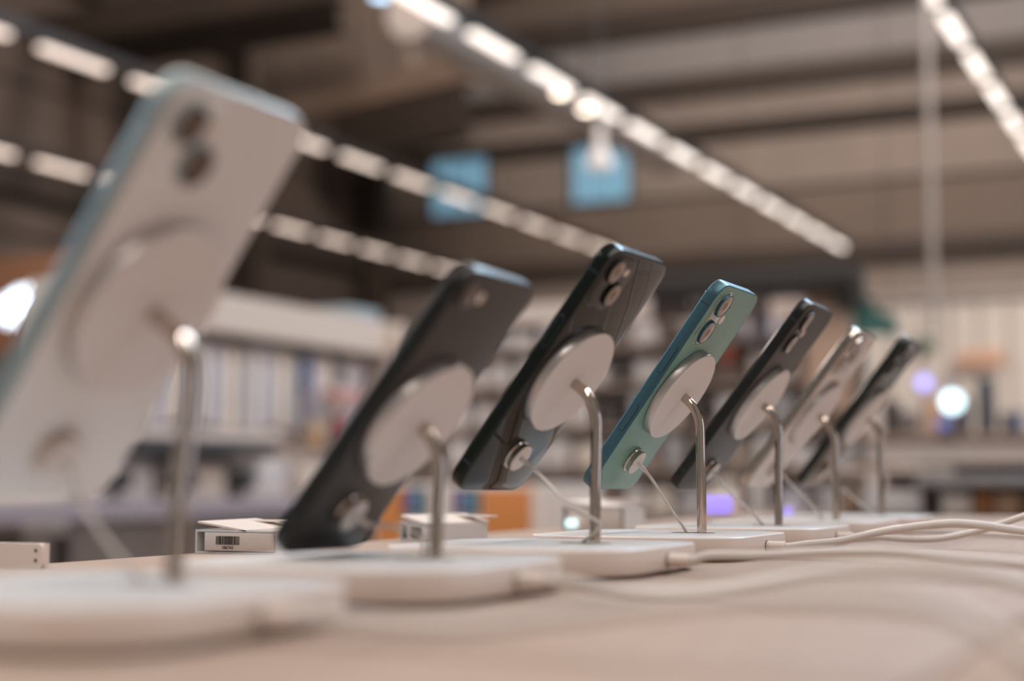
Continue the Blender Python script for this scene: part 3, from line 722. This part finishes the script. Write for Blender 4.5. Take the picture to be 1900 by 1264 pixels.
while px < 1905:
    wpx = rnd.choice((16, 20, 26, 30)); cn_ = rnd.choice(list(cols)); top = rnd.uniform(712, 775)
    Yb = KY+.15+rnd.random()*.2; A, Bv = atY(px, top, Yb), atY(px+wpx, top, Yb)
    t = thing('goods_carton', '%s carton standing on the white service counter' % cn_, 'carton', ((A.x+Bv.x)/2, Yb, ztop+.001), '%s cartons on the service counter' % cn_)
    hw = (Bv.x-A.x)/2; hh = A.z-ztop
    obj('carton_body', bbox(-hw, hw, -.04, .04, 0, hh, .004), mat('carton_'+cn_, cols[cn_], .6), t)
    obj('carton_flap', box(B(), -hw, hw, -.004, .004, hh, hh+.02), mat('carton_'+cn_, cols[cn_], .6), t, smooth=False)
    px += wpx + rnd.choice((2, 6, 14))
# glowing screens on stalks
for (px, py, Y, r_, m, lab) in ((1715, 711, KY+.02, .030, mat('screen_violet', (178,170,255), .3, emit=1.3), 'violet-white glowing round lamp above the counter'), (1767, 746, KY-.02, .040, mat('screen_cyan', (215,246,255), .3, emit=2.4), 'bright cyan-white glowing round lamp above the counter'), (1750, 788, KY-.05, .022, mat('screen_blue', (96,116,190), .3, emit=.6), 'dim blue glowing round lamp on the counter')):
    p = atY(px, py, Y); t = thing('ring_lamp', lab, 'lamp', (p.x, p.y, ztop+.001)); h = p.z-ztop
    Mx = Matrix.Translation((0, 0, h)) @ Matrix.Rotation(PI/2, 4, 'X')
    obj('lamp_face', disc(B(), r_, [(0, 0), (0, .006), (.004, .010)], Mx, seg=8), m, t)
    obj('lamp_back', disc(B(), r_+.006, [(.004, -.02), (0, -.012), (0, -.001)], Mx, seg=8), M_shelfd, t)
    if h > r_+.02: obj('lamp_stem', tube(B(), [Vector((0,.01,0)), Vector((0,.01,h-r_))], .005, 8), M_shelfd, t)
    obj('lamp_foot', disc(B(), .03, [(0, 0), (.004, .006)], seg=6), M_shelfd, t)
# second table and boxes beneath it
TY = 3.9
a2, b2 = atY(1560, 885, TY), atY(1995, 885, TY)
t2 = thing('second_table', 'grey table edge beyond the far end of the demo table', 'table', (a2.x, TY, 0))
zt2 = atY(1800, 872, TY).z
obj('tabletop', bbox(atY(1695, 880, TY).x-a2.x, b2.x-a2.x, 0, .8, atY(1800, 903, TY).z, atY(1800, 884, TY).z, .006), mat('table_grey', (136,130,130), .4), t2)
obj('table_base', bbox(atY(1720, 880, TY).x-a2.x, b2.x-a2.x-.05, .45, .75, 0, atY(1800, 904, TY).z, .006), mat('table_base_dark', (60,50,44), .6), t2)
sh2 = atY(1800, 958, TY).z
obj('lower_shelf', bbox(0, b2.x-a2.x, .02, .44, sh2-.03, sh2, .004), mat('table_base_dark', (60,50,44), .6), t2)
for (xa, xb, yt, m, lab) in ((1592, 1702, 908, M_goods[0], 'wide white box on the lower shelf of the grey table'), (1740, 1795, 914, M_goods[2], 'cream box under the grey table'), (1800, 1835, 906, mat('brown_carton', (150,96,54), .6), 'orange-brown carton under the grey table'), (1840, 1885, 912, mat('tan_carton', (168,132,104), .6), 'tan carton at the right end under the grey table'), (1545, 1585, 912, mat('brown_goods', (140,112,92), .6), 'small brown box left of the wide white box')):
    A, Bv = atY(xa, yt, TY), atY(xb, yt, TY)
    pack(A.x, Bv.x, TY+.05, TY+.30, sh2+.001, A.z, m, lab, None, 'box', False, 'goods_box')
# stacked pale trays left of the grey table (blurred wedge under the farthest phone)
for i, (xa, xb, ya, yb, cc, lab) in enumerate(((1540, 1720, 868, 880, (196,180,168), 'flat pale tray left of the grey table'), (1575, 1640, 858, 868, (128,98,78), 'flat brown tray stacked on the pale one'))):
    A, Bv = atY(xa, ya, TY), atY(xb, yb, TY); tag(obj('flat_tray', bbox(A.x, Bv.x, TY+.02, TY+.4, Bv.z, A.z, .004), mat('tray_%s' % ('pale', 'brown')[i], cc, .5)), lab, 'tray')
ts = thing('tray_stand', 'pale pedestal holding the flat trays', 'stand', (atY(1630, 880, TY).x, TY+.2, sh2+.001))
obj('pedestal_block', bbox(-.05, .05, .11, .19, 0, atY(1630, 880, TY).z-sh2-.002, .004), M_shelf, ts)

# glowing gadgets near the far rim of the demo table
def gadget(px, py, X, wx, wy, h, m, lab):
    p = atX(px, py, X); t = thing('status_gadget', lab, 'gadget', (p.x, p.y, TABLE+.0005))
    obj('gadget_body', bbox(-wx/2, wx/2, -wy/2, wy/2, 0, h, .002), M_white, t)
    obj('gadget_light', bbox(-wx*.42, wx*.42, -wy/2-.002, -wy/2+.0005, h*.3, h*.85, .0005), m, t, 'glowing front strip')
gadget(1338, 945, -.530, .038, .03, .030, M_led, 'small white gadget glowing violet between two far posts')
gadget(1066, 967, -.530, .012, .012, .012, M_ledc, 'tiny cyan glow below the tall label holder')
gadget(1464, 957, -.500, .012, .012, .012, M_led, 'tiny violet glow farther along the table edge')
